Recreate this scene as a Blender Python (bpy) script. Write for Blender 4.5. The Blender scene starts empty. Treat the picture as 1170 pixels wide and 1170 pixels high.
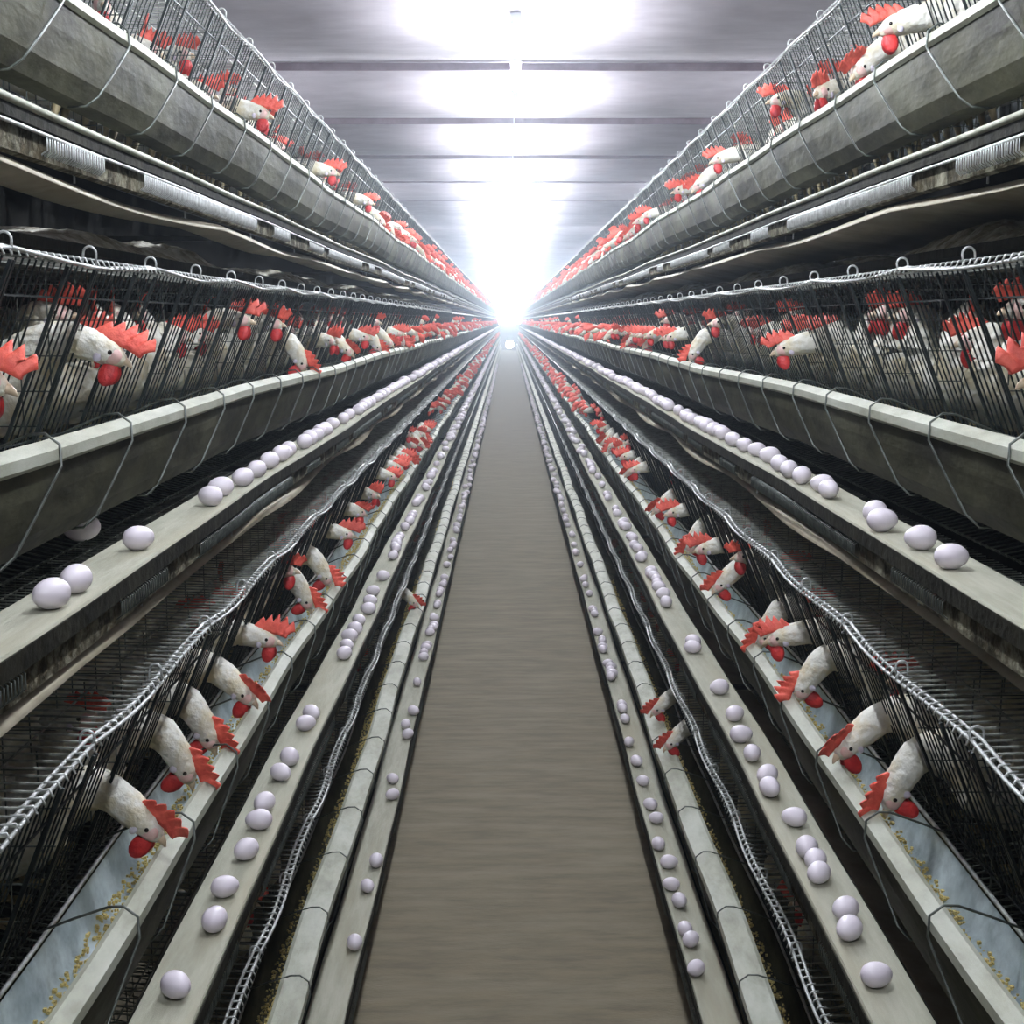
import bpy, math, random
from mathutils import Vector, Matrix
R = random.Random(7)
D = bpy.data
SC = bpy.context.scene
COL = SC.collection
PI = math.pi

# ------------------------------------------------------------------ camera, world, exposure
EYE = 1.75
CX = -0.032
F = 1450.0
cd = D.cameras.new('camera'); cam = D.objects.new('camera', cd); COL.objects.link(cam)
cd.sensor_width = 36; cd.lens = F / 1170 * 36; cd.clip_start = 0.05; cd.clip_end = 300
cam.location = (CX, 0, EYE)
cam.rotation_euler = (PI / 2 - math.atan(219 / F), 0, -4 / F)
SC.camera = cam
w = D.worlds.new('world'); SC.world = w; w.use_nodes = True
bg = w.node_tree.nodes['Background']
bg.inputs[0].default_value = (0.75, 0.85, 1, 1); bg.inputs[1].default_value = 0.0
SC.view_settings.view_transform = 'Standard'; SC.view_settings.look = 'None'
SC.view_settings.gamma = 1; SC.view_settings.use_curve_mapping = False
SC.view_settings.exposure = -0.12
LAMP_POWER = 1650.0        # emission strength of a bulb
DAY_POWER = 40.0
HAZE = 0.007
HAZE_FAR = 0.016

# ------------------------------------------------------------------ materials
def mat(name, c1, c2=None, scale=20, rough=.6, metal=0, bump=0, stretch=(1, 1, 1), mid=.5, width=.25,
        spec=.5, c3=None, s3=3, bscale=None, vary=0, detail=6, sss=0):
    m = D.materials.new(name); m.use_nodes = True
    nt = m.node_tree; N = nt.nodes; L = nt.links
    b = N['Principled BSDF']
    b.inputs['Roughness'].default_value = rough; b.inputs['Metallic'].default_value = metal
    b.inputs['Specular IOR Level'].default_value = spec
    tc = N.new('ShaderNodeTexCoord'); mp = N.new('ShaderNodeMapping'); mp.inputs['Scale'].default_value = stretch
    L.new(tc.outputs['Object'], mp.inputs['Vector'])
    def ramp(sc, ca, cb, m0, wd):
        n = N.new('ShaderNodeTexNoise'); n.inputs['Scale'].default_value = sc; n.inputs['Detail'].default_value = detail
        n.inputs['Roughness'].default_value = .65
        L.new(mp.outputs[0], n.inputs['Vector'])
        r = N.new('ShaderNodeValToRGB'); r.color_ramp.elements[0].position = m0 - wd / 2; r.color_ramp.elements[1].position = m0 + wd / 2
        r.color_ramp.elements[0].color = (*ca, 1); r.color_ramp.elements[1].color = (*cb, 1)
        L.new(n.outputs['Fac'], r.inputs[0]); return r.outputs[0]
    out = None
    if c2 is None: c2 = tuple(min(1, c * .85) for c in c1)
    out = ramp(scale, c1, c2, mid, width)
    if c3 is not None:
        f = ramp(s3, (0, 0, 0), (1, 1, 1), .56, .18)
        mx = N.new('ShaderNodeMixRGB'); L.new(f, mx.inputs[0]); L.new(out, mx.inputs[1]); mx.inputs[2].default_value = (*c3, 1)
        out = mx.outputs[0]
    if vary:
        oi = N.new('ShaderNodeObjectInfo'); hs = N.new('ShaderNodeHueSaturation')
        mr = N.new('ShaderNodeMapRange'); mr.inputs['To Min'].default_value = 1 - vary; mr.inputs['To Max'].default_value = 1 + vary * .5
        L.new(oi.outputs['Random'], mr.inputs[0]); L.new(mr.outputs[0], hs.inputs['Value']); L.new(out, hs.inputs['Color']); out = hs.outputs[0]
    L.new(out, b.inputs['Base Color'])
    if bump:
        n = N.new('ShaderNodeTexNoise'); n.inputs['Scale'].default_value = bscale or scale * 2; n.inputs['Detail'].default_value = 4
        L.new(mp.outputs[0], n.inputs['Vector'])
        bp = N.new('ShaderNodeBump'); bp.inputs['Strength'].default_value = bump; bp.inputs['Distance'].default_value = .01
        L.new(n.outputs['Fac'], bp.inputs['Height']); L.new(bp.outputs[0], b.inputs['Normal'])
    if sss:
        b.inputs['Subsurface Weight'].default_value = sss; b.inputs['Subsurface Radius'].default_value = (.01, .004, .003)
    return m
def dull(n, v=.12): M[n].node_tree.nodes['Principled BSDF'].inputs['Specular IOR Level'].default_value = v
def emis(name, c, s):
    m = D.materials.new(name); m.use_nodes = True; nt = m.node_tree
    e = nt.nodes.new('ShaderNodeEmission'); e.inputs[0].default_value = (*c, 1); e.inputs[1].default_value = s
    nt.links.new(e.outputs[0], nt.nodes['Material Output'].inputs[0]); return m

M = dict(
    floor=mat('concrete_floor', (.165, .138, .080), (.112, .094, .054), 5, .75, 0, .25, (1, 5, 1), c3=(.18, .158, .10), s3=2.2, bscale=60),
    ceiling=mat('ceiling_panel', (.60, .55, .60), (.50, .45, .50), 3, .8, 0, .1, (1, 3, 1)),
    wall=mat('block_wall', (.10, .10, .10), (.06, .06, .06), 4, .9),
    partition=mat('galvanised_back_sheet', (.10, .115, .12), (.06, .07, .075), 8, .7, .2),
    shaded_sheet=mat('shaded_back_sheet', (.014, .014, .013), (.008, .008, .007), 8, .9),  # back sheet of the lower tiers, cage shade put into its near-black colour
    purlin=mat('brown_batten', (.20, .155, .18), (.15, .11, .13), 9, .8),
    roofwire=mat('pale_roof_wire', (.40, .42, .38), (.16, .17, .15), 30, .5, .3),
    grime_shaded=mat('grimy_shaded_trough_metal', (.050, .049, .026), (.016, .015, .008), 16, .62, .15, .35, (1, .35, 1), c3=(.085, .085, .052), s3=7),  # olive grime, darkened further to carry the shade on aisle-side faces
    lip=mat('painted_trough_lip', (.36, .37, .29), (.25, .26, .195), 30, .6, .05, .1, (1, .4, 1), c3=(.43, .45, .38), s3=8),
    galv=mat('galvanised_steel', (.50, .60, .64), (.30, .37, .41), 14, .35, .45, .08, c3=(.66, .76, .80), s3=9),
    zinc=mat('zinc_wire', (.62, .64, .63), (.38, .39, .38), 60, .45, .25),
    wire=mat('tarnished_shaded_wire', (.14, .155, .14), (.06, .07, .06), 40, .4, .55),  # tarnish plus cage-interior shade put into one dark wire colour
    dark=mat('dark_wire', (.045, .055, .055), (.02, .025, .025), 40, .45, .5),
    belt=mat('woven_egg_belt', (.41, .41, .325), (.315, .315, .24), 40, .75, 0, .15, (1, .15, 1), c3=(.33, .31, .22), s3=6),
    tray=mat('shaded_belt_tray', (.018, .017, .010), (.008, .008, .005), 25, .8, 0, .3, c3=(.03, .028, .018), s3=9),  # near black, standing in for the shadow gap under the belt
    strip=mat('crusted_strip', (.085, .07, .04), (.03, .026, .014), 30, .9, 0, .8, c3=(.28, .27, .20), s3=26),
    curtain=mat('plastic_manure_curtain', (.42, .38, .29), (.31, .28, .20), 6, .55, 0, .1, c3=(.24, .21, .14), s3=4),
    manure=mat('dried_manure', (.42, .40, .33), (.16, .14, .09), 25, .95, 0, .8, c3=(.62, .61, .56), s3=18),
    feed=mat('ground_feed', (.72, .60, .24), (.50, .39, .14), 160, .9, 0, .9),
    white=mat('white_feathers', (.80, .79, .72), (.66, .64, .55), 28, .85, 0, .7, (1, 1, 1), c3=(.70, .62, .42), s3=14, bscale=55, vary=.12),
    comb=mat('red_comb', (.86, .15, .10), (.70, .08, .055), 50, .55, 0, .3, vary=.22),
    wattle=mat('red_wattle', (.62, .035, .03), (.45, .02, .025), 60, .5, 0, .3, vary=.2),
    lobe=mat('pale_earlobe', (.72, .68, .78), (.62, .56, .66), 60, .6),
    face=mat('pink_face_skin', (.78, .56, .52), (.72, .46, .42), 80, .6),
    beak=mat('horn_beak', (.66, .54, .38), (.55, .42, .28), 50, .4),
    eye=mat('black_eye', (.012, .008, .006), (.02, .01, .008), 10, .1),
    leg=mat('yellow_leg', (.30, .25, .13), (.22, .18, .09), 60, .6),
    egg=mat('egg_shell', (.86, .80, .87), (.82, .75, .83), 12, .38, 0, .02, vary=.06),
    porcelain=mat('lamp_holder', (.6, .62, .66), None, 10, .5),
    bulb=emis('glowing_bulb', (.88, .93, 1.0), LAMP_POWER),
    day=emis('daylight_beyond', (.80, .90, 1.0), DAY_POWER),
    spot=emis('round_glow', (.75, .85, 1.0), DAY_POWER),
    steel=mat('dark_steel', (.09, .095, .09), (.05, .05, .045), 12, .6, .5),
)

for n in ('shaded_sheet', 'tray', 'strip', 'grime_shaded', 'dark', 'wall', 'steel', 'curtain'): dull(n)
# ------------------------------------------------------------------ mesh helpers
class MB:
    def __init__(s): s.v = []; s.f = []
    def box(s, x0, x1, y0, y1, z0, z1):
        n = len(s.v)
        s.v += [(x, y, z) for x in (x0, x1) for y in (y0, y1) for z in (z0, z1)]
        s.f += [tuple(n + i for i in q) for q in ((0, 1, 3, 2), (4, 6, 7, 5), (0, 4, 5, 1), (2, 3, 7, 6), (0, 2, 6, 4), (1, 5, 7, 3))]
    def tube(s, pts, r, n=4, cap=True):
        pts = [Vector(p) for p in pts]; base = len(s.v); k = len(pts)
        t0 = (pts[1] - pts[0]).normalized()
        a = Vector((0, 0, 1)) if abs(t0.z) < .9 else Vector((1, 0, 0))
        u = t0.cross(a).normalized()
        for i, p in enumerate(pts):
            t = (pts[min(i + 1, k - 1)] - pts[max(i - 1, 0)]).normalized()
            u = (u - t * u.dot(t)).normalized(); w_ = t.cross(u)
            rr = r[i] if isinstance(r, (list, tuple)) else r
            for j in range(n):
                g = 2 * PI * j / n + PI / n
                s.v.append(tuple(p + (u * math.cos(g) + w_ * math.sin(g)) * rr))
        for i in range(k - 1):
            for j in range(n):
                q = base + i * n; s.f.append((q + j, q + (j + 1) % n, q + n + (j + 1) % n, q + n + j))
        if cap:
            s.f.append(tuple(base + j for j in reversed(range(n)))); s.f.append(tuple(base + (k - 1) * n + j for j in range(n)))
    def rings(s, rings, cap=True):
        base = len(s.v); n = len(rings[0])
        for r in rings: s.v += [tuple(p) for p in r]
        for i in range(len(rings) - 1):
            for j in range(n):
                q = base + i * n; s.f.append((q + j, q + (j + 1) % n, q + n + (j + 1) % n, q + n + j))
        if cap:
            s.f.append(tuple(base + j for j in reversed(range(n)))); s.f.append(tuple(base + (len(rings) - 1) * n + j for j in range(n)))
    def ell(s, c, rx, ry, rz, mtx=None, nu=10, nv=7, egg=0):
        c = Vector(c); rs = []
        for i in range(nv + 1):
            ph = -PI / 2 + PI * i / nv
            ph = max(-PI / 2 + .12, min(PI / 2 - .12, ph))
            rr = []
            for j in range(nu):
                th = 2 * PI * j / nu
                k = 1 - egg * math.sin(ph)
                p = Vector((rx * math.cos(ph) * math.cos(th) * k, ry * math.cos(ph) * math.sin(th) * k, rz * math.sin(ph)))
                if mtx: p = mtx @ p
                rr.append(c + p)
            rs.append(rr)
        s.rings(rs)
    def extrude(s, prof, ys, fx=None, closed=True):
        """profile (x,z) swept along y; fx(y) gives (dx,dz)"""
        rs = []
        for y in ys:
            dx, dz = fx(y) if fx else (0, 0)
            rs.append([(x + dx, y, z + dz) for x, z in prof])
        if closed: s.rings(rs)
        else:
            base = len(s.v); n = len(prof)
            for r in rs: s.v += r
            for i in range(len(rs) - 1):
                for j in range(n - 1):
                    q = base + i * n; s.f.append((q + j, q + j + 1, q + n + j + 1, q + n + j))
    def merge(s, o, mtx):
        n = len(s.v); s.v += [tuple(mtx @ Vector(p)) for p in o.v]; s.f += [tuple(n + i for i in q) for q in o.f]
    def mesh(s, name, m, smooth=False):
        me = D.meshes.new(name); me.from_pydata(s.v, [], s.f); me.materials.append(M[m])
        if smooth: me.polygons.foreach_set('use_smooth', [True] * len(me.polygons))
        me.update(); return me
def shell(path, t):
    """thicken an open (x,z) path into a closed profile"""
    out = []; n = len(path)
    for i, (x, z) in enumerate(path):
        a = path[max(0, i - 1)]; b = path[min(n - 1, i + 1)]
        dx, dz = b[0] - a[0], b[1] - a[1]; l = math.hypot(dx, dz)
        out.append((x - dz / l * t, z + dx / l * t))
    return list(path) + out[::-1]
def obj(name, me, parent=None, loc=None, rot=None):
    o = D.objects.new(name, me); COL.objects.link(o)
    if parent: o.parent = parent
    if loc: o.location = loc
    if rot: o.rotation_euler = rot
    return o
def tag(o, label, cat, group=None, kind=None):
    o['label'] = label; o['category'] = cat
    if group: o['group'] = group
    if kind: o['kind'] = kind
    return o
def copy_tree(o, parent=None):
    c = o.copy(); COL.objects.link(c); c.parent = parent
    for ch in o.children: copy_tree(ch, c)
    return c
def frange(a, b, st):
    n = int(round((b - a) / st)); return [a + (b - a) * i / n for i in range(n + 1)]
_U = 'zeroth first second third fourth fifth sixth seventh eighth ninth tenth eleventh twelfth thirteenth fourteenth fifteenth sixteenth seventeenth eighteenth nineteenth'.split()
_T = {2: 'twent', 3: 'thirt', 4: 'fort', 5: 'fift', 6: 'sixt'}
def nth(i):
    if i < 20: return _U[i]
    t, u = divmod(i, 10)
    return _T[t] + ('ieth' if u == 0 else 'y-' + _U[u])
SIDE = {-1: 'left', 1: 'right'}
TIER = {1: 'top tier', 2: 'second tier', 3: 'third tier', 4: 'bottom tier'}
DX = {1: .067, 2: 0, 3: -.067, 4: -.134}
DZ = {1: .6, 2: 0, 3: -.6, 4: -1.2}
FAR = 74.1
def project(p):
    c = cam.matrix_world if False else None
    x, y, z = p[0] - CX, p[1], p[2] - EYE
    a = math.atan(219 / F); yw = 4 / F
    x2 = x * math.cos(yw) - y * math.sin(yw); y2 = x * math.sin(yw) + y * math.cos(yw)
    zc = y2 * math.cos(a) - z * math.sin(a); yc = z * math.cos(a) + y2 * math.sin(a)
    return 585 + F * x2 / zc, 585 - F * yc / zc
def inframe(p, m=0):
    a, b = project(p); return -m < a < 1170 + m and -m < b < 1170 + m

# ------------------------------------------------------------------ the building
def struct(name, mb, m, smooth=False):
    o = obj(name, mb.mesh(name, m, smooth)); o['kind'] = 'structure'; return o
b = MB(); b.box(-3, 3, -1, 76, -.05, 0); struct('floor', b, 'floor')
LP, L0, LZ = 1.9, 5.72 - 1.9 * 3, EYE + 1.32
b = MB(); ys = frange(-1.6, 76, .0475)
def ceil_z(y):
    ph = (y - L0) / LP
    return .055 * math.cos(2 * PI * (ph + .25)) - .01 * math.cos(4 * PI * ph)
prof = [(x, LZ) for x in (-3.2, 3.2)]
b.extrude([(-3.2, LZ), (3.2, LZ)], ys, lambda y: (0, ceil_z(y)), closed=False)
ceil = struct('ceiling', b, 'ceiling', True)
sol = ceil.modifiers.new('solid', 'SOLIDIFY'); sol.thickness = .04; sol.offset = 1
for i in range(40):
    y = L0 + i * LP - .46
    b = MB(); b.box(-3, 3, y, y + .016, LZ + .02, LZ + .06); struct('trim_%d' % (i + 1), b, 'purlin')
for s in (-1, 1):
    b = MB(); b.box(s * 3, s * 3.1, -1, 76, 0, LZ - .04); struct('wall_' + SIDE[s], b, 'wall')
b = MB(); b.box(-3, 3, -1.1, -1, 0, LZ - .04); struct('wall_back', b, 'wall')
# end wall with one tall daylight opening above eye height and a small glowing disc below
b = MB()
b.box(-3, -.75, 75, 75.1, 0, LZ - .04); b.box(.75, 3, 75, 75.1, 0, LZ - .04); b.box(-.75, .75, 75, 75.1, 0, EYE - .25)
struct('wall_front', b, 'wall')
b = MB(); b.box(-.75, .75, 75.04, 75.06, EYE - .25, LZ - .04); o = struct('window_1', b, 'day')
b = MB()
for x in (-.75, .71): b.box(x, x + .04, 74.97, 75.02, EYE - .25, LZ - .05)
b.box(-.71, .71, 74.97, 75.02, EYE - .25, EYE - .21)
f_ = obj('window_frame', b.mesh('window_frame', 'steel'), o)
b = MB(); b.tube([(0, 74.93, 0), (0, 75, 0)], .27, 24)
o = obj('glow_disc_rim', b.mesh('glow_disc_rim', 'steel', True), None, (.04, 0, .36))
tag(o, 'small round glowing disc low on the far end wall of the aisle', 'fan')
b = MB(); b.tube([(0, 74.915, 0), (0, 74.93, 0)], .24, 24); obj('glowing_disc', b.mesh('glowing_disc', 'spot', True), o)  # glowing disc added for a bright spot at the end of the aisle

# bare bulbs in line under the ceiling
bulb = MB(); bulb.rings([[(math.cos(2 * PI * j / 14) * r, math.sin(2 * PI * j / 14) * r, z) for j in range(14)] for z, r in ((0, .014), (-.012, .016), (-.03, .027), (-.05, .032), (-.068, .028), (-.08, .014), (-.084, .004))][::-1])
hold = MB(); hold.rings([[(math.cos(2 * PI * j / 12) * r, math.sin(2 * PI * j / 12) * r, z) for j in range(12)] for z, r in ((.05, .018), (.035, .026), (.03, .024), (-.005, .02))][::-1])
bm_, hm_ = bulb.mesh('bulb', 'bulb', True), hold.mesh('lamp_holder', 'porcelain', True)
LAMPDROP = .25
y = L0; k = 0; lamps = []
while y < 74:
    if y > -1:
        r = obj('ceiling_lamp', None, None, (0, y, LZ - LAMPDROP))
        obj('lamp_holder', hm_, r); obj('bulb', bm_, r)
        mb = MB(); mb.tube([(0, 0, .045), (0, 0, LAMPDROP + ceil_z(y))], .0022, 6); obj('cord', mb.mesh('cord', 'porcelain'), r)
        mb = MB(); mb.tube([(0, 0, LAMPDROP + ceil_z(y) - .05), (0, 0, LAMPDROP + ceil_z(y) - .006)], .026, 12); obj('ceiling_plate', mb.mesh('ceiling_plate', 'porcelain'), r)
        lamps.append(r)
    y += LP
for s in (-1, 1):
    for i in range(12):
        r = copy_tree(lamps[0]); r.location = (s * 2.5, 1.5 + i * 5.7, LZ - .24)  # unseen bulbs added to brighten the ceiling sides and cage backs
        tag(r, f'unseen bulb added to light the ceiling sides beyond the {SIDE[s]} bank', 'lamp', f'unseen bulbs added beyond the cages on the {SIDE[s]}')
vis = [r for r in lamps if project(r.location)[1] > 0]
for r in lamps:
    i = vis.index(r) + 1 if r in vis else 0
    if i == 0: l = 'bare bulb above the camera before the picture begins'
    elif i <= 8: l = nth(i) + ' bare glowing bulb from the camera in the line under the ceiling'
    else: l = 'glowing bulb far down the aisle, merged into the white streak of light'
    tag(r, l, 'lamp', 'bulbs along the aisle ceiling' if i <= 8 else 'far bulbs merging into a white streak')

# dusty air, its two densities shaped for the glow around the bulbs
hz = D.materials.new('dusty_air'); hz.use_nodes = True; nt = hz.node_tree; nt.nodes.clear()
vo = nt.nodes.new('ShaderNodeOutputMaterial'); vs = nt.nodes.new('ShaderNodeVolumeScatter')
vs.inputs['Density'].default_value = HAZE; vs.inputs['Anisotropy'].default_value = .8; vs.inputs['Color'].default_value = (.72, .83, 1, 1)
nt.links.new(vs.outputs[0], vo.inputs['Volume']); M['haze'] = hz
hz2 = hz.copy(); hz2.node_tree.nodes['Volume Scatter'].inputs['Density'].default_value = HAZE_FAR; M['haze_far'] = hz2
b = MB(); b.box(-2.98, 2.98, -.98, 8.0, .002, LZ - .1)
tag(obj('haze', b.mesh('haze', 'haze')), 'thin dusty air adding glow over the first metres of the aisle', 'haze', None, 'stuff')
b = MB(); b.box(-2.98, 2.98, 8.001, 74.99, .002, LZ - .1)
tag(obj('haze', b.mesh('haze', 'haze_far')), 'dusty haze thickened to make the far bulbs glow', 'haze', None, 'stuff')

# ------------------------------------------------------------------ cage rows
def wob(y, a=.004): return (a * math.sin(y * 2.9) + a * .6 * math.sin(y * 7.1 + 1), a * math.sin(y * 2.1 + 2))
FR0, FR1 = (.614, .074), (.716, -.175)     # cage front: rail, foot
def frx(z): return FR0[0] + (FR0[1] - z) / (FR0[1] - FR1[1]) * (FR1[0] - FR0[0])
def fl(x): return -.325 + (x - .64) / .44 * .105     # cage floor height
U = .305; ML = 1.22
def cage_near():
    r = D.objects.new('hen_cage', None); COL.objects.link(r)
    g = MB()
    for u in range(4):
        y0 = u * U
        for off in (.022, .044, .066, .088, .11, .175, .197, .219, .241, .263, .285):
            y_ = y0 + off
            g.tube([(FR0[0], y_, FR0[1]), (FR1[0], y_, FR1[1])], .0015)
        for off in (.130, .155): g.tube([(FR0[0], y0 + off, FR0[1]), (frx(.03), y0 + off, .03)], .0013)
        for off in (.0, .008, .118): g.tube([(FR0[0] - .004, y0 + off, FR0[1] - .004), (FR1[0] - .004, y0 + off, FR1[1])], .0030)
    for z in (.03, -.17): g.tube([(frx(z) - .002, 0, z), (frx(z) - .002, ML, z)], .0018)
    obj('front_grille', g.mesh('front_grille', 'dark'), r)
    g = MB()
    for y_ in frange(0, ML - .0244, .0244): g.tube([(FR0[0] - .003, y_, FR0[1] + .002), (1.08, y_, .09)], .0017)
    for x in (.70, .80, .92, 1.04): g.tube([(x, 0, FR0[1] + (x - .614) * .034), (x, ML, FR0[1] + (x - .614) * .034)], .0018)
    obj('cage_roof', g.mesh('cage_roof', 'roofwire'), r)
    g = MB()
    for y_ in frange(0, ML - .0244, .0244):
        g.tube([(1.08, y_, fl(1.08)), (.672, y_, fl(.672)), (.650, y_, fl(.65) + .002), (.640, y_, fl(.64) + .012)], .0013)
    for x in (.66, .72, .82, .92, 1.02): g.tube([(x, 0, fl(x) - .003), (x, ML, fl(x) - .003)], .0018)
    obj('cage_floor', g.mesh('cage_floor', 'wire'), r)
    g = MB()
    for y_ in frange(0, ML - .05, .05): g.tube([(1.08, y_, fl(1.08)), (1.08, y_, .09)], .0013)
    for z in (-.14, -.06, .02): g.tube([(1.08, 0, z), (1.08, ML, z)], .0013)
    obj('back_mesh', g.mesh('back_mesh', 'wire'), r)
    g = MB()
    for x in frange(.64, 1.06, .042):
        zb = max(fl(x), -.175 if x < .716 else -1) if x > .716 else FR0[1] - (x - FR0[0]) / (FR1[0] - FR0[0]) * (FR0[1] - FR1[1])
        g.tube([(x, .003, zb), (x, .003, FR0[1])], .0012)
    for z in (-.20, -.15, -.10, -.05, 0, .05): g.tube([(max(frx(z), .70 if z < -.17 else 0), .003, z), (1.08, .003, z)], .0012)
    pm = g.mesh('partition', 'wire')
    for u in range(4): obj('partition', pm, r, (0, u * U, 0))
    g = MB(); ys_ = frange(0, ML, .061)
    sag = lambda y_: -.011 * abs(math.sin(PI * y_ / .61)) + .006
    for dx, dz in ((-.004, .004), (.008, .006)):
        g.tube([(FR0[0] + dx + .005 * math.sin(2 * PI * y_ / .61), y_, FR0[1] + dz + sag(y_)) for y_ in ys_], .0028, 6)
    for y_ in frange(.012, ML - .012, .0244):
        g.tube([(FR0[0] - .008, y_, FR0[1] + .001), (FR0[0] - .004, y_, FR0[1] + .010), (FR0[0] + .010, y_ + .004, FR0[1] + .010)], .0015)
    obj('top_rail', g.mesh('top_rail', 'zinc', True), r)
    g = MB()
    g.tube([(FR0[0] - .004, 0, FR0[1] + .002)] + [(FR0[0] + .003 - .009 * math.cos(a), .003, FR0[1] + .018 + .010 * math.sin(a)) for a in [PI * q / 8 for q in range(9)]] + [(FR0[0] + .013, .004, FR0[1] + .006)], .0018, 6)
    hm = g.mesh('hook', 'zinc', True)
    for u in range(4): obj('hook', hm, r, (0, u * U + .004, 0))
    return r
def cage_far():
    r = D.objects.new('hen_cage', None); COL.objects.link(r); L = 6.1
    g = MB()
    for y_ in frange(0, L - .061, .061): g.tube([(*((FR0[0], y_)), FR0[1]), (FR1[0], y_, FR1[1])], .0022, 3)
    for y_ in frange(0, L - .305, .305): g.tube([(FR0[0] - .004, y_, FR0[1]), (FR1[0] - .004, y_, FR1[1])], .005, 3)
    obj('front_grille', g.mesh('front_grille', 'dark'), r)
    g = MB()
    for y_ in frange(0, L - .061, .061): g.tube([(FR0[0], y_, FR0[1]), (1.08, y_, .09)], .0024, 3)
    obj('cage_roof', g.mesh('cage_roof', 'roofwire'), r)
    g = MB()
    for y_ in frange(0, L - .061, .061): g.tube([(1.08, y_, fl(1.08)), (.645, y_, fl(.645))], .0024, 3)
    obj('cage_floor', g.mesh('cage_floor', 'wire'), r)
    g = MB(); g.tube([(FR0[0], y_, FR0[1] + .004 - .006 * abs(math.sin(PI * y_ / .61))) for y_ in frange(0, L, .1525)], .006, 5)
    obj('top_rail', g.mesh('top_rail', 'zinc', True), r)
    return r
# keep the tier offsets simple: right bank as built, left bank mirrored by turning about z
def put(o, s, k, y, L=0):
    """place something built for the right bank (x outward) on bank s, tier k"""
    if s > 0: o.location = (DX[k], y, EYE + DZ[k]); o.rotation_euler = (0, 0, 0)
    else: o.location = (-DX[k], y + L, EYE + DZ[k]); o.rotation_euler = (0, 0, PI)
Y0 = .9; NEARN = 10
near0, far0 = cage_near(), cage_far()
used = {0: 0, 1: 0}
for s in (-1, 1):
    for k in (1, 2, 3, 4):
        seen = 0
        for i in range(NEARN):
            y_ = Y0 + i * ML
            pts = [(s * (.65 + DX[k]), y_ + t * ML, EYE + DZ[k] + z) for t in (0.1, .5, .95) for z in (-.15, .05)]
            if not any(inframe(p) for p in pts): continue
            if not used[0]: o = near0; used[0] = 1
            else: o = copy_tree(near0)
            put(o, s, k, y_, ML); seen += 1
            tag(o, f'wire hen cage, {nth(seen)} from the camera in the {TIER[k]} of the {SIDE[s]} bank', 'cage', f'wire cages of the {SIDE[s]} bank, {TIER[k]}')
        for i in range(10):
            if not used[1]: o = far0; used[1] = 1
            else: o = copy_tree(far0)
            put(o, s, k, Y0 + NEARN * ML + i * 6.1, 6.1)
            tag(o, f'distant run of wire hen cages in the {TIER[k]} of the {SIDE[s]} bank', 'cage', f'distant wire cages of the {SIDE[s]} bank, {TIER[k]}')

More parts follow.
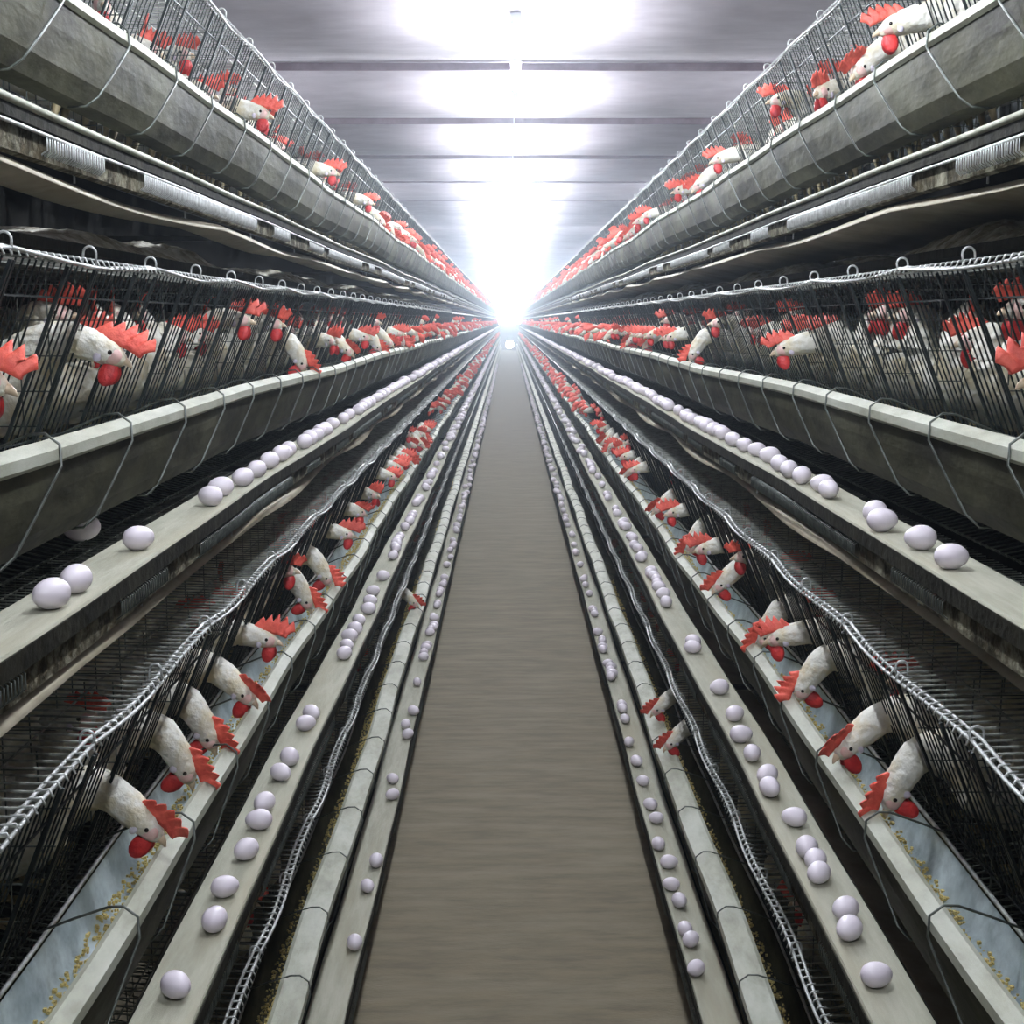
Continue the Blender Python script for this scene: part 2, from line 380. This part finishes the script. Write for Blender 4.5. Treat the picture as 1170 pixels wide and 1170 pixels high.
# troughs, belts, curtains (meshes shared between tiers of one bank side)
ysl = frange(Y0, 14, .12) + frange(14.5, FAR, .6)
def mirror(mb, s):
    if s > 0: return mb
    o = MB(); o.v = [(-x, y, z) for x, y, z in mb.v]; o.f = [tuple(reversed(q)) for q in mb.f]; return o
outer = [(.583, -.158), (.589, -.20), (.600, -.245), (.618, -.270), (.655, -.272), (.695, -.245), (.708, -.19)]
lipp = [(.582, -.164), (.577, -.160), (.577, -.150), (.594, -.141), (.598, -.142), (.598, -.150)]
lipw = [(.582, -.164), (.575, -.160), (.575, -.150), (.625, -.141), (.630, -.142), (.630, -.150)]
inner = [(.598, -.150), (.594, -.20), (.602, -.245), (.618, -.262), (.652, -.264), (.688, -.24), (.703, -.19)]
for s in (-1, 1):
    ms = {}
    def mk(key, mb, m, sm=False): ms[key] = mirror(mb, s).mesh(key, m, sm)
    b = MB(); b.extrude(shell(outer, -.002), ysl, lambda y: wob(y)); mk('trough_shell', b, 'grime_shaded')
    b = MB(); b.extrude(shell(lipp, .003), ysl, lambda y: wob(y)); mk('lip', b, 'lip')
    b = MB(); b.extrude(shell(lipw, .003), ysl, lambda y: wob(y)); mk('lip_wide', b, 'lip')
    b = MB(); b.extrude(inner, ysl, lambda y: wob(y), closed=False); mk('trough_lining', b, 'galv', True); mk('dull_lining', b, 'grime_shaded', True)
    b = MB(); b.tube([(.704 + wob(y)[0], y, -.182 + wob(y)[1]) for y in ysl], .0032, 6); mk('inner_rod', b, 'zinc', True)
    b = MB()
    b.tube([(.712, .02, -.175), (.66, .012, -.152), (.612, .003, -.132), (.592, 0, -.130), (.574, -.002, -.143), (.571, -.008, -.168), (.586, -.055, -.22), (.597, -.10, -.262), (.612, -.112, -.277), (.64, -.113, -.279)], .0019, 5)
    mk('hanger', b, 'wire', True)
    b = MB()
    for y in frange(14, 60, .61): b.tube([(.60, y, -.132), (.570, y, -.142), (.568, y, -.17), (.586, y, -.262)], .003, 3)
    mk('far_hangers', b, 'wire')
    # egg belt
    b = MB(); b.extrude([(.549, -.340), (.551, -.337), (.635, -.337), (.637, -.340), (.637, -.344), (.549, -.344)], ysl, lambda y: wob(y, .0025)); mk('belt', b, 'belt')
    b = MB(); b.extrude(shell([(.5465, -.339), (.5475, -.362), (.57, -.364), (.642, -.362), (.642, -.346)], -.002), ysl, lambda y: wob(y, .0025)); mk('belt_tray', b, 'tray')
    b = MB(); b.tube([(.545 + wob(y, .0025)[0], y, -.343 + wob(y, .0025)[1]) for y in ysl], .0055, 6); mk('edge_tube', b, 'lip', True)
    b = MB(); b.extrude(shell([(.556, -.3655), (.558, -.398), (.566, -.400)], -.0015), ysl, lambda y: wob(y, .003)); mk('drip_strip', b, 'strip')
    b = MB(); b.tube([(.549 + wob(y, .003)[0], y, -.368 + wob(y, .003)[1]) for y in ysl], .0028, 5); mk('lower_tube', b, 'zinc', True)
    b = MB()
    yy = Y0
    while yy < 14:
        if math.sin(yy * 3.1) + math.sin(yy * 11.7) > -.5:
            b.tube([(.553, yy, -.366), (.546, yy, -.371), (.546, yy, -.388), (.554, yy, -.394)], .0014, 3, False)
        yy += .0095
    mk('wire_comb', b, 'zinc', True); mk('wire_comb_shaded', b, 'wire', True)  # bulb light painted in: pale comb for the top tier, darker copy below
    # curtain
    sag = lambda y: (.010 * math.sin(y * 4.1 + s) , -.011 * abs(math.sin(y * 2.55 + .6 * s)) + .004)
    b = MB(); b.extrude(shell([(.560, -.420), (.572, -.408), (.600, -.402), (.62, -.406)] + ([(.70, -.42), (.81, -.435)] if s > 0 else [(.66, -.412)]), -.0015), ysl, sag); mk('manure_curtain', b, 'curtain', True)
    b = MB()
    for k_ in range(40):
        y = Y0 + .3 + k_ * .61
        b.tube([(.567, y, -.412), (.570, y + .01, -.366)], .0018, 4)
    mk('curtain_clips', b, 'zinc')
    # feed
    fd = MB(); rr = random.Random(3 + s); ysf = frange(Y0, 12, .02) + frange(12.3, FAR, .5)
    base = len(fd.v); npt = 7
    for y in ysf:
        dx, dz = wob(y); a_ = .5 + .5 * math.sin(y * 5.3 + s) * math.sin(y * 1.7)
        wd = .060 + .014 * a_ + .004 * math.sin(y * 31)
        for j in range(npt):
            t = j / (npt - 1)
            x = .603 + wd * t
            z = -.232 - .022 * t + .012 * math.sin(t * PI) * a_ + rr.uniform(-.003, .003)
            fd.v.append((x + dx + rr.uniform(-.002, .002), y, z + dz))
    for i in range(len(ysf) - 1):
        for j in range(npt - 1):
            q = base + i * npt + j; fd.f.append((q, q + 1, q + npt + 1, q + npt))
    for _ in range(6500):
        y = rr.uniform(1.3, 7); x = .62 + .066 * rr.random(); dx, dz = wob(y); g = rr.uniform(.0012, .0026)
        z = -.250 if x < .66 else -.256 + (x - .66) * .5
        z += rr.uniform(0, .006)
        fd.box(x + dx - g, x + dx + g, y - g, y + g, z + dz - g, z + dz + g)
    mk('chicken_feed', fd, 'feed')
    BX = {1: 0, 2: 0, 3: -.020, 4: -.022}
    for k in (1, 2, 3, 4):
        off = (s * DX[k], 0, EYE + DZ[k]); bank = f'{TIER[k]} of the {SIDE[s]} bank'
        r = obj('feed_trough', None, None, off)
        tag(r, f'long grimy metal feed trough with a pale rolled lip, {bank}', 'feed trough', 'feed troughs along the cages')
        obj('trough_shell', ms['trough_shell'], r); obj('lip', ms['lip' if k < 4 else 'lip_wide'], r)['label'] = 'pale rolled lip'
        
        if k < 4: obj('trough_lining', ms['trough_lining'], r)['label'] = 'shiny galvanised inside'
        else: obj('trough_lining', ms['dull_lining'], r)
        obj('inner_rod', ms['inner_rod'], r)
        for i in range(40):
            y = 1.21 + i * U
            if k in (1,) and y < 1.4: continue
            dx, dz = wob(y); obj('hanger', ms['hanger'], r, (s * dx, y, dz))
        obj('hanger', ms['far_hangers'], r)['kind'] = 'stuff'
        r = obj('egg_belt', None, None, off)
        tag(r, f'pale woven egg collecting belt on a dark tray, {bank}', 'conveyor belt', 'egg belts along the cages')
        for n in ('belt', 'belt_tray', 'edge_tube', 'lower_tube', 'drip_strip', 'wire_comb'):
            if 'tube' not in n or k == 1: obj(n, ms['wire_comb_shaded' if n == 'wire_comb' and k > 1 else n], r, (s * BX[k], 0, 0))
        if k < 4:
            r = tag(obj('manure_curtain', ms['manure_curtain'], None, off), f'wavy beige plastic sheet hanging under the egg belt, {bank}', 'plastic sheet', 'plastic sheets under the belts')
            cl = obj('clip', ms['curtain_clips'], r); cl['kind'] = 'stuff'
        tag(obj('chicken_feed', ms['chicken_feed'], None, off), f'yellow ground feed lying in the trough, {bank}', 'feed', None, 'stuff')

# manure ledge above the second-tier cages
for s in (-1, 1):
    for k in (1, 2):
        b = MB(); b.box(.72, 1.06, Y0, 40, .106, .122)
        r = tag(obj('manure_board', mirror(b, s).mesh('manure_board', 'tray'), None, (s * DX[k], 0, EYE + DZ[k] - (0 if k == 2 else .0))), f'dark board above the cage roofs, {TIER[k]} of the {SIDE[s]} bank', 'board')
        if k == 1: D.objects.remove(r); continue
        b = MB(); rr = random.Random(11 * s + 40); ysf = frange(Y0, 14, .02) + frange(14.2, 40, .2); npt = 10; base = 0
        for y in ysf:
            hgt = max(0, .020 + .014 * math.sin(y * 3.3 + s) + .012 * math.sin(y * 9.1) + rr.uniform(-.006, .006))
            for j in range(npt):
                t = j / (npt - 1); b.v.append((.722 + .32 * t, y, .1225 + hgt * math.sin(t * PI) ** .35 * rr.uniform(.75, 1.2)))
        for i in range(len(ysf) - 1):
            for j in range(npt - 1):
                q = i * npt + j; b.f.append((q, q + 1, q + npt + 1, q + npt))
        tag(obj('dried_manure', mirror(b, s).mesh('dried_manure', 'manure'), None, (s * DX[k], 0, EYE + DZ[k])), f'crusty pale droppings heaped on the dark board of the {SIDE[s]} bank', 'droppings', None, 'stuff')

# back sheets and steel uprights that carry the tiers
for s in (-1, 1):
    for k in (1, 2, 3, 4):
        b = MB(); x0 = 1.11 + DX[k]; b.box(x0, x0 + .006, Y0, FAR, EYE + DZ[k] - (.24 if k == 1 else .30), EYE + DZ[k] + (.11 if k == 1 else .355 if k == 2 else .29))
        tag(obj('back_panel', mirror(b, s).mesh('back_panel', 'partition' if k == 1 else 'shaded_sheet')), f'grey sheet metal back behind the cages, {TIER[k]} of the {SIDE[s]} bank', 'panel')
fr = MB(); fr.box(1.20, 1.235, -.02, .02, 0, EYE + .70)
arm = {}
up = fr.mesh('upright', 'steel')
n_fr = 0
for s in (-1, 1):
    c = 0
    for i in range(30):
        y = Y0 + .02 + i * 2.44
        if y > FAR: break
        r = obj('steel_frame', None, None, (0, y, 0)); c += 1
        mb = mirror(fr, s); 
        if s not in arm:
            arm[s] = [mb.mesh('upright', 'steel')]
            for k in (1, 2, 3, 4):
                a = MB(); d = DX[k]; z = EYE + DZ[k] - .385
                a.box(.62 + d, 1.22, -.008, .008, z - .012, z)
                if k == 4: a.box(.62 + d, .64 + d, -.01, .01, 0, z)
                arm[s].append(mirror(a, s).mesh('arm', 'steel'))
        obj('upright', arm[s][0], r)
        for a in arm[s][1:]: obj('arm', a, r)
        tag(r, f'dark steel support frame behind the cages of the {SIDE[s]} bank', 'frame', f'support frames of the {SIDE[s]} bank')

# ------------------------------------------------------------------ hens
def frame(t, up=Vector((0, 0, 1))):
    t = t.normalized(); side = up.cross(t)
    if side.length < .05: side = Vector((0, 1, 0))
    side.normalize(); u = t.cross(side); return t, side, u
BODY = [(-.185, .235, .010, .014), (-.16, .225, .024, .030), (-.12, .205, .042, .052), (-.07, .185, .054, .068), (-.01, .170, .060, .076), (.05, .163, .058, .076), (.09, .170, .050, .066)]
POSES = {
    'level': ((.255, 0, .203), (.95, 0, -.30)), 'down': ((.250, 0, .155), (.45, 0, -.9)),
    'front': ((.245, -.03, .200), (.68, -.72, -.12)), 'away': ((.25, .03, .20), (.72, .66, -.25)),
    'peck': ((.262, -.012, .172), (.75, -.25, -.62)), 'mid': ((.245, 0, .228), (.85, -.12, -.42)), 'high': ((.222, 0, .268), (.97, 0, -.15)),
    'upright': ((.125, 0, .285), (.95, .0, .0)), 'turned': ((.115, -.02, .275), (.35, -.93, 0)),
    'low': ((.140, .01, .240), (.8, .5, -.2)),
}
def catmull(p, n):
    out = []
    for i in range(len(p) - 1):
        a, b_, c, d = p[max(i - 1, 0)], p[i], p[i + 1], p[min(i + 2, len(p) - 1)]
        for j in range(n):
            t = j / n
            out.append([.5 * (2 * b_[q] + (c[q] - a[q]) * t + (2 * a[q] - 5 * b_[q] + 4 * c[q] - d[q]) * t * t + (3 * b_[q] - a[q] - 3 * c[q] + d[q]) * t ** 3) for q in range(len(b_))])
    out.append(list(p[-1])); return out
def comb_mesh(H, T, S, Uu, sz, flop, seed, nc=26, nr=5):
    rr = random.Random(seed); mb = MB(); teeth = 5; cols = []
    for side in (1, -1):
        rows = []
        for r_ in range(nr + 1):
            row = []
            for c in range(nc + 1):
                a = c / nc                       # 0 at beak, 1 at nape
                env = math.sin(PI * min(1, .16 + a * .80)) ** .7
                tooth = abs(((a * teeth + .5) % 1) * 2 - 1)
                h = (.011 + .027 * env * (.22 + .78 * tooth ** .8)) * sz
                q = r_ / nr
                hh = h * q
                along = (.037 - a * (.056 + .010 * q) + .012 * q * q) * sz
                lat = flop * (hh / .036) ** 2 * .022 + math.sin(a * 9 + seed) * .0025 * q
                th = (.0042 * (1 - q) + .0009) * side
                drop = -abs(flop) * (hh / .036) ** 2 * .010
                row.append(H + T * along + S * (lat + th) + Uu * (.0155 - .012 * max(0, -.0 + (1 - a) - .72) + hh + drop))
            rows.append(row)
        cols.append(rows)
    n = nc + 1
    for rows in cols:
        for row in rows: mb.v += [tuple(p) for p in row]
    blk = (nr + 1) * n
    for bl, rev in ((0, 0), (blk, 1)):
        for r_ in range(nr):
            for c in range(nc):
                q = bl + r_ * n + c; f = (q, q + 1, q + n + 1, q + n); mb.f.append(f if not rev else f[::-1])
    for c in range(nc):
        q = nr * n + c; mb.f.append((q, q + 1, blk + q + 1, blk + q)); q = c; mb.f.append((q + 1, q, blk + q, blk + q + 1))
    for r_ in range(nr):
        q = r_ * n; mb.f.append((q, q + n, blk + q + n, blk + q)); q = r_ * n + nc; mb.f.append((q + n, q, blk + q, blk + q + n))
    return mb
def hen_parts(pose, seed, lod=0):
    rr = random.Random(seed)
    H, d = POSES[pose]; H = Vector(H) + Vector((rr.uniform(-.01, .006), rr.uniform(-.012, .012), rr.uniform(-.008, .010)))
    d = Vector(d) + Vector((0, rr.uniform(-.15, .15), rr.uniform(-.12, .1)))
    T, S, Uu = frame(d)
    B = Vector((.105, 0, .185)); Bd = Vector((.75, 0, .66)).normalized()
    E = H - T * .024; dist = (E - B).length
    pts = [Vector((x, 0, z)) for x, z, a, c in BODY]; rad = [(a, c) for x, z, a, c in BODY]
    c1 = B + Bd * dist * .42; c2 = E - T * dist * .42 + Vector((0, 0, .012 if pose in ('down', 'peck') else 0))
    for i, (a, c) in enumerate(((.041, .055), (.034, .043), (.028, .034), (.0235, .027))):
        t = i / 4; p = B * (1 - t) ** 3 + c1 * 3 * t * (1 - t) ** 2 + c2 * 3 * t * t * (1 - t) + E * t ** 3
        pts.append(p); rad.append((a, c))
    for q, a, c in ((-.022, .021, .0235), (-.008, .0195, .021), (.006, .0180, .019), (.018, .0145, .0150), (.027, .0095, .0095), (.031, .004, .004)):
        pts.append(H + T * q - Uu * (.002 if q > .01 else 0)); rad.append((a, c))
    data = [(*p, a, c) for p, (a, c) in zip(pts, rad)]
    data = catmull(data, 1 if lod else 3); nseg = 6 if lod else 16
    rings = []; P = [Vector(q[:3]) for q in data]
    for i, q in enumerate(data):
        t = P[min(i + 1, len(P) - 1)] - P[max(i - 1, 0)]
        t_, s_, u_ = frame(t)
        if t_.z < -.75 or True:
            # keep frames steady where the neck dips
            u_ = (Uu if i > len(P) * .7 and pose in ('down', 'peck') else u_); s_ = u_.cross(t_).normalized(); u_ = t_.cross(s_)
        ring = []
        for j in range(nseg):
            g = 2 * PI * j / nseg
            jit = 1 + (0 if lod or i < 3 else .05 * math.sin(i * 1.7 + j * 2.3 + seed))
            if i > len(P) * .78: jit = 1
            ring.append(P[i] + (s_ * math.cos(g) * q[3] + u_ * math.sin(g) * q[4]) * jit)
        rings.append(ring)
    out = []
    b = MB(); b.rings(rings); out.append(('hen', b, 'white', None))
    Rm = Matrix((T, S, Uu)).transposed()
    flop = rr.choice((-1, 1)) * rr.uniform(.15, 1.0); sz = rr.uniform(1.0, 1.3)
    if lod:
        b = comb_mesh(H, T, S, Uu, sz, flop, seed, 6, 1); b.ell(H + T * .012 - Uu * .026, .011, .017, .019, Rm, 5, 3)
        out.append(('comb', b, 'comb', None)); return out
    b = comb_mesh(H, T, S, Uu, sz, flop, seed); out.append(('comb', b, 'comb', None))
    for sd in (-1, 1):
        b = MB(); b.ell(H + T * .016 - Uu * .027 + S * sd * .008, .0145, .0060, .020, Rm @ Matrix.Rotation(.25 * sd, 3, 'X'), 10, 7); out.append(('wattle', b, 'wattle', None))
        b = MB(); b.ell(H + T * .010 - Uu * .001 + S * sd * .0085, .0165, .0085, .0135, Rm, 12, 7); out.append(('face_skin', b, 'face', None))
        b = MB(); b.ell(H + T * .008 + Uu * .003 + S * sd * .0168, .0036, .0020, .0036, Rm, 8, 6); out.append(('eye', b, 'eye', None))
        b = MB(); b.ell(H - T * .006 - Uu * .010 + S * sd * .0165, .0062, .003, .0082, Rm, 8, 6); out.append(('earlobe', b, 'lobe', None))
    b = MB(); q0 = H + T * .024 - Uu * .002
    b.tube([q0, q0 + T * .008, q0 + T * .014 - Uu * .002, q0 + T * .019 - Uu * .005], [.0075, .006, .0038, .001], 8); out.append(('beak', b, 'beak', None))
    # wings, tail, legs
    for sd in (-1, 1):
        b = MB(); b.ell((-.03, sd * .056, .185), .085, .013, .045, Matrix.Rotation(-.22, 3, 'Y').to_3x3(), 12, 7)
        for k in range(3): b.ell((-.10 - .01 * k, sd * .050, .180 + .014 * k), .045, .007, .012, Matrix.Rotation(-.32, 3, 'Y').to_3x3(), 8, 5)
        out.append(('wing', b, 'white', None))
        b = MB(); x = .015
        b.tube([(x, sd * .03, .10), (x - .012, sd * .03, .06), (x, sd * .03, .010)], [.010, .0055, .0045], 8)
        for a in (-.5, 0, .5): b.tube([(x, sd * .03, .008), (x + .036 * math.cos(a), sd * .03 + .03 * math.sin(a), .004)], [.005, .0028], 6)
        b.tube([(x, sd * .03, .008), (x - .02, sd * .03, .004)], [.005, .0025], 6); out.append(('leg', b, 'leg', None))
    b = MB()
    for k in range(5):
        g = (k - 2) * .28; b.ell((-.185, (k - 2) * .008, .262 - abs(k - 2) * .004), .05, .004, .018, Matrix.Rotation(g * .5, 3, 'Z') @ Matrix.Rotation(.72, 3, 'Y'), 8, 6)
    out.append(('tail', b, 'white', None))
    return out
def mirY(mb):
    o = MB(); o.v = [(x, -y, z) for x, y, z in mb.v]; o.f = [tuple(reversed(q)) for q in mb.f]; return o
PROTO = {}
def hen_proto(pose, var, s):
    key = (pose, var, s)
    if key not in PROTO:
        ps = hen_parts(pose, var * 17 + sum(map(ord, pose)))
        if s > 0: ps = [(n, mirY(b), m, l) for n, b, m, l in ps]
        root = D.objects.new('hen', ps[0][1].mesh('hen', 'white', True)); COL.objects.link(root)
        for n, b, m, l in ps[1:]: obj(n, b.mesh(n, m, True), root)
        PROTO[key] = [root, 0]
    e = PROTO[key]
    if e[1] == 0: e[1] = 1; return e[0]
    return copy_tree(e[0])
WORDS = {'level': 'reaching out level over the trough', 'down': 'with head down in the trough', 'front': 'turning its head towards the camera',
         'away': 'looking away along the trough', 'peck': 'bending to peck at the feed', 'mid': 'stretching its neck over the trough', 'high': 'holding its head high at the cage front',
         'upright': 'standing upright behind the wires', 'turned': 'behind the wires with head turned sideways', 'low': 'low behind the cage wires'}
HX, HZ = .868, fl(.868) + .002
def place_hen(s, k, y, pose, var, yaw=0, back=0):
    o = hen_proto(pose, var, s)
    x = HX + DX[k] + back
    o.location = (s * x, y, EYE + DZ[k] + HZ + back * .239)
    o.rotation_euler = (0, 0, (PI if s > 0 else 0) + yaw)
    return o
def zpx(px, s, k, X=.615): return F * (X + DX[k] + (-CX if s > 0 else CX) ) / abs(px - 581)
LISTS = {
    (-1, 2): [(-12, 'level'), (128, 'mid'), (175, 'turned'), (232, 'low'), (282, 'high'), (320, 'high'), (352, 'down'), (384, 'front'), (402, 'peck'), (420, 'level'), (436, 'down')],
    (1, 2): [(1182, 'level'), (1085, 'turned'), (1030, 'upright'), (985, 'turned'), (940, 'low'), (895, 'level'), (868, 'low'), (842, 'upright'), (815, 'high'), (790, 'down'), (766, 'level')],
    (-1, 1): [(150, 'turned'), (190, 'low'), (222, 'upright'), (250, 'low'), (305, 'level'), (330, 'low'), (355, 'turned'), (385, 'level'), (402, 'low'), (425, 'level'), (440, 'peck')],
    (1, 1): [(1003, 'level'), (965, 'peck'), (915, 'front'), (875, 'high'), (845, 'low'), (815, 'level'), (790, 'peck'), (770, 'level'), (752, 'low'), (735, 'level')],
    (-1, 3): [(155, 'peck'), (205, 'down'), (238, 'down'), (272, 'peck'), (302, 'level'), (325, 'high'), (352, 'down'), (370, 'down'), (395, 'level'), (412, 'away'), (428, 'front'), (446, 'level')],
    (1, 3): [(1024, 'down'), (982, 'peck'), (930, 'down'), (900, 'level'), (872, 'down'), (850, 'high'), (826, 'peck'), (805, 'level'), (786, 'down'), (768, 'level'), (752, 'peck')],
    (-1, 4): [], (1, 4): [],
}
POOL = ['level', 'level', 'down', 'peck', 'front', 'away', 'high', 'low', 'upright', 'turned']
NH = {1: 40, 2: 42, 3: 46, 4: 14}
last_y = {}
for (s, k), lst in LISTS.items():
    ys_ = [(zpx(px, s, k, .868 - POSES[pose][0][0] - .008), pose) for px, pose in lst]
    if not ys_: ys_ = [(2.55, 'low')]
    # keep neighbours a body width apart
    fixed = []
    for y, p in sorted(ys_):
        while fixed and y > fixed[-1][0] + .27: fixed.append((fixed[-1][0] + .135, R.choice(('turned', 'upright', 'low'))))
        if fixed and y < fixed[-1][0] + .118: y = fixed[-1][0] + .118
        fixed.append((y, p))
    while len(fixed) < NH[k]:
        y = fixed[-1][0] + R.uniform(.13, .17) * (1 if k < 4 else 2.2)
        fixed.append((y, R.choice(POOL if k < 4 else ['low', 'low', 'upright', 'turned', 'low', 'peck'])))
    n = 0
    for y, pose in fixed:
        n += 1
        o = place_hen(s, k, y, pose, R.randrange(2), R.uniform(-.08, .08), 0)
        cnt = nth(n)
        tag(o, f'white hen {WORDS[pose]}, {cnt} along, {TIER[k]}, {SIDE[s]} bank', 'hen', 'white hens in the cages')
    last_y[(s, k)] = fixed[-1][0]
# the rest of the flock, too far away to count
wm, cm = MB(), MB()
lods = {}
for s in (-1, 1):
    for k in (1, 2, 3, 4):
        y = last_y[(s, k)] + .15
        while y < 70:
            pose = R.choice(POOL if k < 4 else ['low', 'low', 'upright', 'turned']); v = R.randrange(2); key = (pose, v)
            if key not in lods: lods[key] = hen_parts(pose, v * 17 + 5, 1)
            mt = Matrix.Translation((s * (HX + DX[k]), y, EYE + DZ[k] + HZ)) @ Matrix.Rotation((PI if s > 0 else 0) + R.uniform(-.2, .2), 4, 'Z')
            for (n, b, m, l), tgt in zip(lods[key], (wm, cm)): tgt.merge(b, mt)
            y += R.uniform(.12, .17) * (1 if y < 20 else 1.3 if y < 40 else 2)
o = tag(obj('distant_flock', wm.mesh('distant_flock', 'white', True)), 'the uncountable white hens further down both banks', 'hens', None, 'stuff')
obj('comb', cm.mesh('comb', 'comb', True), o)['kind'] = 'stuff'

# ------------------------------------------------------------------ eggs
eg = MB(); eg.ell((0, 0, 0), .0218, .0218, .0285, None, 20, 14, .10)
EM = eg.mesh('egg', 'egg', True)
EGGS = {
    (-1, 2): ('x', [50, 80, 160, 240, 258, 276, 292, 308, 322]), (1, 2): ('x', [1092, 1052, 1015, 998, 948, 935, 918, 905, 892, 874, 860, 850, 838]),
    (-1, 3): ('y', [1168, 1083, 1041, 995, 958, 937, 899, 880, 838, 826, 752, 742, 731, 722, 711, 698, 688, 676]),
    (1, 3): ('y', [1155, 1096, 1070, 1025, 1009, 994, 955, 919, 903, 876, 853, 827, 795, 745, 738, 690, 680, 672]),
    (-1, 4): ('y', [1116, 1042, 1010, 925, 905, 850, 838, 822]), (1, 4): ('y', [1150, 1112, 1098, 1062, 1040, 1012, 988, 955, 938, 908, 884, 860, 832, 820]),
}
fe = MB(); lowegg = MB(); lowegg.ell((0, 0, 0), .022, .022, .028, None, 7, 5)
for (s, k), (ax, lst) in EGGS.items():
    zc = -.337 + .0195
    xb = {2: .577, 3: .580, 4: .570}[k] + {2: 0, 3: -.02, 4: -.022}[k]
    if ax == 'x': ys_ = [F * (xb - .005 + DX[k] + (-CX if s > 0 else CX)) / abs(p - 581) for p in lst]
    else: ys_ = [F * (-(zc + DZ[k])) / (p - 366) for p in lst]
    ys_.sort()
    while len(ys_) < 49:
        g = R.choice((.048, .05, .055, .07, .12, .2)) if k == 2 else R.choice((.05, .055, .08, .15, .25, .4))
        ys_.append(ys_[-1] + g)
    prev = -9
    for n, y in enumerate(ys_):
        if y < prev + .0455: y = prev + .0455
        prev = y
        rad = .0217
        o = obj('egg', EM, None, (s * (xb + DX[k] + R.uniform(-.008, .010)), y, EYE + DZ[k] - .337 + wob(y, .0025)[1] + rad))
        o.rotation_euler = (PI / 2, 0, R.uniform(0, 2 * PI))
        sc = R.uniform(.82, .92); o.scale = (sc, sc, sc); o.location.z += (sc - 1) * rad
        tag(o, f'white egg, {nth(n + 1)} from the camera on the belt of the {TIER[k]}, {SIDE[s]} bank', 'egg', 'eggs lying on the belts')
    y = prev
    while y < 45:
        y += R.choice((.05, .06, .1, .25, .4)); 
        fe.merge(lowegg, Matrix.Translation((s * (xb + DX[k] + R.uniform(-.02, .02)), y, EYE + DZ[k] + zc)) @ Matrix.Rotation(PI / 2, 4, 'Y'))
tag(obj('distant_eggs', fe.mesh('distant_eggs', 'egg', True)), 'the many pale eggs further down all the belts', 'eggs', None, 'stuff')
o = obj('egg', EM, None, (-.655, 1.83, EYE + fl(.655) + .024)); o.rotation_euler = (PI / 2, 0, PI / 2 - .2)
tag(o, 'single egg still on the sloping wire floor beneath the trough, second tier, left bank', 'egg', 'eggs lying on the belts')
